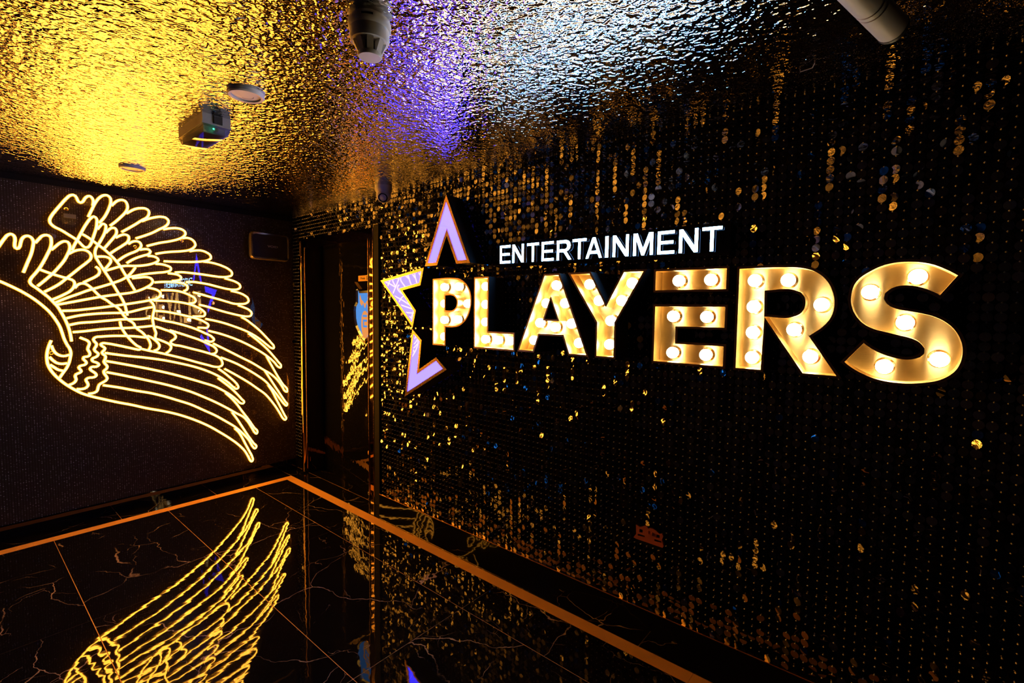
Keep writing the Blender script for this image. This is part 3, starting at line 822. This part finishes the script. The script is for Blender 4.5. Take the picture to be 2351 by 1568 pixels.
def build_letter(ch):
    loops = [[Vector((a / 1000, b / 1000)) for a, b in lp] for lp in LET[ch]]
    outer = [lp for lp in loops]
    bodies = [[loops[0]], [loops[1]]] if ch == 'E' else [loops]
    cx = sum(p.x for p in loops[0]) / len(loops[0])
    root = tag(empty('channel_letter', (0.0, cx, 1.44)), LABELS[ch], 'sign letter', 'PLAYERS marquee letters')
    inv = Matrix.Translation((0, -cx, -1.44))
    def part(o): o.parent = root; o.matrix_parent_inverse = inv; return o
    for body in bodies:
        outs, inns = [], []
        for k, lp in enumerate(body):
            lp = list(lp)
            if (area(lp) < 0) == (k == 0): lp.reverse()       # outline ccw, hole cw: metal always on the left
            lp = smooth_loop(lp, 28, 0.009)
            outs.append(lp); inns.append(offset_loop(lp, 0.0085))
        side, trim, lining = MB(), MB(), MB()
        for a, b in zip(outs, inns):
            ribbon(side, a, -0.002, a, LF - 0.006)
            ribbon(trim, a, LF - 0.006, a, LF); ribbon(trim, a, LF, b, LF)
            ribbon(lining, b, LF, b, LB)
        smooth_by_angle(part(side.build('side_return', 'black_paint')))
        smooth_by_angle(part(trim.build('rim_trim', 'rim_bronze')))
        smooth_by_angle(part(lining.build('inner_lining', 'plate')))
        v2, f2 = fill_loops(inns)
        part(obj('back_plate', [(LB, a, b) for a, b in v2], f2, 'plate'))
    for y, z in BULBS[ch]:
        mb = MB(); mb.lathe([(0.027, 0), (0.027, 0.004), (0.021, 0.008), (0.014, 0.008)], (LB, y / 1000, z / 1000), 'x', 20, True, True)
        sk = part(mb.build('bulb_socket', 'brass', None, False))
        mb = MB(); mb.lathe(bulb_prof(), (LB + 0.006, y / 1000, z / 1000), 'x', 20)
        part(mb.build('bulb', 'bulb', None, True))
    return root
for ch in 'PLAYERS': build_letter(ch)

# ------------------------------------------------------------------ violet star pieces
STAR = [([(2145,2122),(2344,1720),(2233,1720),(2151,1886),(2068,1719),(1956,1719)], 'upward violet lit star chevron with coppery frame above the letter P'),
        ([(1498,1647),(1947,1712),(1915,1605),(1736,1577),(1870,1449),(1839,1342)], 'left-pointing violet lit star chevron nearest the door'),
        ([(1836,1331),(1926,1266),(1902,1082),(2062,1169),(2156,1103),(1758,892)], 'lowest violet lit star chevron, below the letter P')]
for pts, lab in STAR:
    lp = [Vector((a / 1000, b / 1000)) for a, b in pts]
    if area(lp) < 0: lp.reverse()
    c = sum(lp, Vector((0, 0))) / len(lp)
    root = tag(empty('star_light', (0, c.x, c.y)), lab, 'star light', 'three violet pieces of the star')
    inv = Matrix.Translation((0, -c.x, -c.y))
    def part(o): o.parent = root; o.matrix_parent_inverse = inv; return o
    b = offset_loop(lp, 0.0185)
    side, trim, lin = MB(), MB(), MB()
    ribbon(side, lp, -0.002, lp, LF - 0.006)
    ribbon(trim, lp, LF - 0.006, lp, LF); ribbon(trim, lp, LF, b, LF); ribbon(trim, b, LF, b, LF - 0.005)
    part(side.build('side_return', 'black_paint')); part(trim.build('frame', 'brass'))
    v2, f2 = fill_loops([b])
    part(obj('lit_face', [(LF - 0.005, p, q) for p, q in v2], f2, 'star_face'))

# ------------------------------------------------------------------ ENTERTAINMENT light sign
ENT = [('E',2514,2588),('N',2602,2679),('T',2701,2777),('E',2795,2869),('R',2888,2973),('T',2979,3056),('A',3053,3139),('I',3156,3172),('N',3194,3272),('M',3294,3385),('E',3405,3478),('N',3497,3574),('T',3590,3666)]
root = tag(empty('lettering_sign', (0, 3.09, 1.755)), 'glowing white ENTERTAINMENT lettering on a black glossy bar above the marquee letters', 'light sign')
inv = Matrix.Translation((0, -3.09, -1.755))
def part(o): o.parent = root; o.matrix_parent_inverse = inv; return o
def zlo(y): return 1.7105 - 0.0105 * (y - 2.514) / 1.15
part(obj('backing_bar', *(lambda p: (p[0], p[1]))((
    [(-0.002,2.492,1.694),(0.045,2.492,1.694),(0.045,3.690,1.683),(-0.002,3.690,1.683),(-0.002,2.492,1.826),(0.045,2.492,1.826),(0.045,3.690,1.812),(-0.002,3.690,1.812)],
    [(0,3,2,1),(4,5,6,7),(0,1,5,4),(1,2,6,5),(2,3,7,6),(3,0,4,7)])), 'black_gloss'))
CAP = 0.0955
def glyph(ch, wd):
    """outline (and hole) of a capital in a unit box; wd = width / cap height"""
    s, t = 0.140 / wd, 0.132
    if ch == 'I': return [[(0,0),(1,0),(1,1),(0,1)]]
    if ch == 'E': return [[(0,0),(1,0),(1,t),(s,t),(s,.5-t/2),(.93,.5-t/2),(.93,.5+t/2),(s,.5+t/2),(s,1-t),(.99,1-t),(.99,1),(0,1)]]
    if ch == 'T': return [[(.5-s/2,0),(.5+s/2,0),(.5+s/2,1-t),(1,1-t),(1,1),(0,1),(0,1-t),(.5-s/2,1-t)]]
    if ch == 'N': return [[(0,0),(s,0),(s,.73),(1-s*1.15,0),(1,0),(1,1),(1-s,1),(1-s,.27),(s*1.15,1),(0,1)]]
    if ch == 'M': return [[(0,0),(s,0),(s,.72),(.5-s*.45,0),(.5+s*.45,0),(1-s,.72),(1-s,0),(1,0),(1,1),(1-s*1.45,1),(.5,.30),(s*1.45,1),(0,1)]]
    if ch == 'A':
        xi = lambda z: s * 1.08 + (.5 - s * 1.08) * z / .80
        return [[(0,0),(s*1.08,0),(xi(.22),.22),(1-xi(.22),.22),(1-s*1.08,0),(1,0),(.5+s*.58,1),(.5-s*.58,1)], [(.5,.79),(xi(.36),.36),(1-xi(.36),.36)]]
    return [[(0,0),(s,0),(s,.40),(.46,.40),(1-s*1.3,0),(1,0),(.66,.43),(.80,.48),(.90,.58),(.94,.71),(.90,.85),(.80,.95),(.64,1),(0,1)],
            [(s,.55),(.58,.55),(.68,.60),(.72,.70),(.68,.80),(.58,.85),(s,.85)]]
for chx, a, b in ENT:
    ya, yb = a / 1000, b / 1000
    zb = zlo((ya + yb) / 2)
    loops = []
    for k, lp in enumerate(glyph(chx, (yb - ya) / CAP)):
        lp = [Vector((ya + p * (yb - ya), zb + q * CAP)) for p, q in lp]
        if (area(lp) < 0) == (k == 0): lp.reverse()
        loops.append(lp)
    v2, f2 = fill_loops(loops)
    part(obj('letter_face', [(0.070, p, q) for p, q in v2], f2, 'text_face'))
    mb = MB()
    for lp in loops: ribbon(mb, lp, 0.0455, lp, 0.070)
    part(mb.build('letter_side', 'grey_plastic'))

# ------------------------------------------------------------------ wall speaker on the left wall, near the corner
root = tag(empty('wall_speaker', (0.24, 0.0, 1.965)), 'black rounded wall loudspeaker beside the door, on the left wall', 'loudspeaker')
inv = Matrix.Translation((-0.24, 0, -1.965))
def part(o): o.parent = root; o.matrix_parent_inverse = inv; return o
def rrect(cx, cz, hw, hh, r, n=6):
    q = []
    for sx, sz, a0 in ((1,1,0),(-1,1,90),(-1,-1,180),(1,-1,270)):
        for k in range(n + 1):
            a = math.radians(a0 + 90 * k / n)
            q.append(Vector((cx + sx * (hw - r) + r * math.cos(a), cz + sz * (hh - r) + r * math.sin(a))))
    return q
def yribbon(mb, l0, y0, l1, y1):
    n = len(l0)
    g = lambda y, p: y(p) if callable(y) else y
    mb.add([(p.x, g(y0, p), p.y) for p in l0] + [(p.x, g(y1, p), p.y) for p in l1], [(i, n + i, n + (i + 1) % n, (i + 1) % n) for i in range(n)])
bow = lambda base: (lambda p: base + 0.022 * (1 - ((p.x - 0.24) / 0.17) ** 2))
o0, o1, o2, o3 = rrect(0.24, 1.965, 0.140, 0.100, 0.03), rrect(0.24, 1.965, 0.160, 0.115, 0.035), rrect(0.24, 1.965, 0.152, 0.106, 0.032), rrect(0.24, 1.965, 0.140, 0.094, 0.026)
mb = MB(); yribbon(mb, o0, 0.002, o1, bow(0.075))
smooth_by_angle(part(mb.build('cabinet', 'dark_plastic')))
mb = MB(); yribbon(mb, o1, bow(0.075), o2, bow(0.095)); yribbon(mb, o2, bow(0.095), o3, bow(0.090)); yribbon(mb, o3, bow(0.090), o3, bow(0.080))
smooth_by_angle(part(mb.build('rim', 'speaker_rim')), 50)
# bowed grille: vertical slices
mb = MB()
vs, fs = [], []
K = 14
for k in range(K + 1):
    x = 0.10 + 0.28 * k / K
    h = 0.094 if 0 < k < K else 0.072
    y = 0.083 + 0.022 * (1 - ((x - 0.24) / 0.17) ** 2)
    vs += [(x, y, 1.965 - h), (x, y, 1.965 + h)]
for k in range(K): fs.append((2*k, 2*k+2, 2*k+3, 2*k+1))
grille = part(obj('grille', vs, fs, 'speaker_face', None, True))
v, f = text_mesh('VOID', 0.030, 0.0006, 0.0006)
tw = max(p.x for p in v)
part(obj('lettering', [(0.225 - (p.x - tw / 2) * 1.15, 0.106 + p.z, 1.957 + p.y * 0.8) for p in v], f, 'silver_print'))

# ------------------------------------------------------------------ things on the ceiling
def ceiling_speaker(x, y, lab):
    root = tag(empty('ceiling_speaker', (x, y, CEIL)), lab, 'ceiling speaker', 'round flush ceiling discs')
    def part(o): o.parent = root; o.matrix_parent_inverse = Matrix.Translation((-x, -y, -CEIL)); return o
    mb = MB(); mb.lathe([(0.062, 0.0), (0.062, -0.010), (0.058, -0.015), (0.049, -0.014), (0.049, -0.006)], (x, y, CEIL), 'z', 36, False, False)
    smooth_by_angle(part(mb.build('rim', 'white_plastic')))
    mb = MB(); mb.lathe([(0.049, -0.006), (0.047, -0.009), (0.020, -0.011), (0.001, -0.011)], (x, y, CEIL), 'z', 36, False, True)
    smooth_by_angle(part(mb.build('disc', 'white_plastic')))
    mb = MB()
    n = 16; vs = []
    for k in range(n + 1):
        a = math.radians(150 + 130 * k / n)
        for r in (0.0235, 0.0255): vs.append((x + r * math.cos(a), y + r * math.sin(a), CEIL - 0.0122))
    mb.add(vs, [(2*k, 2*k+1, 2*k+3, 2*k+2) for k in range(n)])
    part(mb.build('finger_slot', 'slot'))
ceiling_speaker(1.273, 2.307, 'white round flush disc on the rippled ceiling beside the emergency light')
ceiling_speaker(1.295, 0.770, 'white round flush disc on the rippled ceiling close above the neon sign')

# emergency light
ex0, ex1, ey0, ey1 = 1.210, 1.316, 1.680, 1.983
root = tag(empty('emergency_light', (1.263, 1.83, CEIL)), 'grey box emergency light with clear cover under the amber rippled ceiling', 'emergency light')
def part(o): o.parent = root; o.matrix_parent_inverse = Matrix.Translation((-1.263, -1.83, -CEIL)); return o
part(box('housing', (ex0, ey0, CEIL - 0.036), (ex1, ey1, CEIL), 'grey_plastic'))
part(box('flange', (ex0 - 0.002, ey0 - 0.002, CEIL - 0.042), (ex1 + 0.002, ey1 + 0.002, CEIL - 0.036), 'grey_plastic'))
part(box('cable_clip', (1.243, ey1, CEIL - 0.034), (1.275, ey1 + 0.006, CEIL - 0.002), 'dark_plastic'))
part(box('reflector_tray', (ex0 + 0.012, ey0 + 0.012, CEIL - 0.069), (ex1 - 0.012, ey1 - 0.028, CEIL - 0.042), 'white_plastic'))
part(box('lamp_tube', (1.256, ey1 - 0.028, CEIL - 0.060), (1.268, ey1 - 0.006, CEIL - 0.048), 'white_plastic'))
mb = MB()
za, zb = CEIL - 0.042, CEIL - 0.072
t = 0.010
mb.add([(ex0,ey0,za),(ex1,ey0,za),(ex1,ey1,za),(ex0,ey1,za),(ex0+t,ey0+t,zb),(ex1-t,ey0+t,zb),(ex1-t,ey1-0.002,zb),(ex0+t,ey1-0.002,zb)],
       [(4,5,1,0),(5,6,2,1),(6,7,3,2),(7,4,0,3),(7,6,5,4)])
part(mb.build('clear_cover', 'clear_cover'))
mb = MB(); mb.lathe([(0.002, 0), (0.0035, -0.003), (0.002, -0.006)], (1.272, ey1 - 0.012, CEIL - 0.050), 'z', 10)
part(mb.build('status_led', 'green_led'))

# smoke detector
sx, sy = 1.243, 3.060
root = tag(empty('smoke_detector', (sx, sy, CEIL)), 'white domed smoke detector hanging from the ceiling at the top of the picture', 'smoke detector')
def part(o): o.parent = root; o.matrix_parent_inverse = Matrix.Translation((-sx, -sy, -CEIL)); return o
mb = MB(); mb.lathe([(0.050, 0.0), (0.056, -0.006), (0.058, -0.016), (0.057, -0.026), (0.052, -0.032)], (sx, sy, CEIL), 'z', 36)
smooth_by_angle(part(mb.build('base', 'white_plastic')), 40)
mb = MB(); mb.lathe([(0.053, -0.030), (0.0535, -0.052), (0.050, -0.062), (0.030, -0.066)], (sx, sy, CEIL), 'z', 36)
smooth_by_angle(part(mb.build('body', 'white_plastic')), 40)
mb = MB(); mb.lathe([(0.026, -0.060), (0.026, -0.094)], (sx, sy, CEIL), 'z', 24)
part(mb.build('sensor_core', 'slot'))
for k in range(8):
    a = 2 * math.pi * (k + 0.3) / 8
    u = Vector((math.cos(a), math.sin(a), 0)); s = Vector((-u.y, u.x, 0)) * 0.0085
    c = Vector((sx, sy, CEIL))
    pr = [c + u * 0.044 + Vector((0,0,-0.064)), c + u * 0.026 + Vector((0,0,-0.064)), c + u * 0.026 + Vector((0,0,-0.094)), c + u * 0.031 + Vector((0,0,-0.094))]
    mb = MB(); mb.add([p - s for p in pr] + [p + s for p in pr], [(0,1,2,3),(7,6,5,4),(0,4,5,1),(1,5,6,2),(2,6,7,3),(3,7,4,0)])
    part(mb.build('vent_rib', 'white_plastic'))
mb = MB(); mb.lathe([(0.033, -0.092), (0.033, -0.098), (0.030, -0.102), (0.001, -0.103)], (sx, sy, CEIL), 'z', 30)
smooth_by_angle(part(mb.build('cap', 'white_plastic')), 40)
mb = MB()
vs = []
for k in range(7):
    a = math.radians(35 + 30 * k / 6)
    for h in (-0.012, -0.018): vs.append((sx + 0.0588 * math.cos(a), sy + 0.0588 * math.sin(a), CEIL + h))
mb.add(vs, [(2*k, 2*k+1, 2*k+3, 2*k+2) for k in range(6)])
part(mb.build('label_strip', 'slot'))

# turret security camera near the top of the right wall
kx, ky = 0.160, 1.580
root = tag(empty('security_camera', (kx, ky, CEIL)), 'white turret security camera under the ceiling above the door frame', 'security camera')
def part(o): o.parent = root; o.matrix_parent_inverse = Matrix.Translation((-kx, -ky, -CEIL)); return o
mb = MB(); mb.lathe([(0.054, 0.0), (0.055, -0.022), (0.052, -0.034), (0.045, -0.046)], (kx, ky, CEIL), 'z', 32)
smooth_by_angle(part(mb.build('base', 'white_plastic')), 40)
ball_c = Vector((kx, ky, CEIL - 0.058))
mb = MB()
mb.lathe([(max(0.047 * math.cos(math.radians(-90 + 12 * k)), 0.0005), 0.047 * math.sin(math.radians(-90 + 12 * k))) for k in range(16)], ball_c, 'z', 28)
part(mb.build('ball', 'white_plastic', None, True))
aim = Vector((0.50, 0.55, -0.48)).normalized()
rot = aim.to_track_quat('Z', 'Y').to_matrix()
def oriented(prof, c, rotm, n=24):
    mb = MB(); mb.lathe(prof, (0, 0, 0), 'z', n)
    mb.v = [tuple(rotm @ Vector(p) + c) for p in mb.v]
    return mb
smooth_by_angle(part(oriented([(0.034, 0.031), (0.034, 0.043), (0.031, 0.045), (0.030, 0.040)], ball_c, rot).build('lens_ring', 'white_plastic')), 40)
part(oriented([(0.030, 0.036), (0.030, 0.041)], ball_c, rot).build('lens_glass', 'black_gloss'))
part(oriented([(0.011, 0.041), (0.010, 0.043), (0.003, 0.0434)], ball_c, rot).build('lens', 'grey_plastic'))

# cylinder spotlight at the upper right
a3, b3 = Vector((0.640, 4.180, 2.098)), Vector((0.860, 4.112, 2.118))
ax = (a3 - b3).normalized()
rot = ax.to_track_quat('Z', 'Y').to_matrix()
root = tag(empty('spotlight', (0.78, 4.14, CEIL)), 'unlit cylinder spotlight hanging under the ceiling at the upper right', 'spotlight')
def part(o): o.parent = root; o.matrix_parent_inverse = Matrix.Translation((-0.78, -4.14, -CEIL)); return o
ln = (a3 - b3).length
smooth_by_angle(part(oriented([(0.026, 0.0), (0.030, 0.006), (0.030, ln * 0.45), (0.0285, ln * 0.45 + 0.002), (0.0285, ln * 0.45 + 0.006), (0.030, ln * 0.45 + 0.008), (0.030, ln * 0.45 + 0.016), (0.0285, ln * 0.45 + 0.018), (0.0285, ln * 0.45 + 0.022), (0.030, ln * 0.45 + 0.024), (0.030, ln)], b3, rot, 28).build('barrel', 'grey_plastic')), 30)
smooth_by_angle(part(oriented([(0.031, ln - 0.002), (0.031, ln + 0.006), (0.026, ln + 0.006), (0.024, ln - 0.01)], b3, rot, 28).build('snoot_ring', 'dark_plastic')), 30)
mid = (a3 + b3) / 2
part(box('arm', (mid.x - 0.008, mid.y - 0.008, mid.z), (mid.x + 0.008, mid.y + 0.008, CEIL - 0.02), 'dark_plastic'))
part(box('track_adapter', (mid.x - 0.03, mid.y - 0.015, CEIL - 0.02), (mid.x + 0.03, mid.y + 0.015, CEIL), 'dark_plastic'))

# small wire hook in the ceiling edge
hk = [Vector((0.215, 3.93, CEIL - 0.001)), Vector((0.215, 3.93, CEIL - 0.010)), Vector((0.225, 3.965, CEIL - 0.012)), Vector((0.250, 3.975, CEIL - 0.010)), Vector((0.250, 3.975, CEIL - 0.001))]
mb = MB(); tube_mesh(mb, hk, 0.0016, 6)
tag(mb.build('ceiling_hook', 'grey_plastic'), 'tiny wire hook in the dark ceiling above the sequin wall', 'hook')
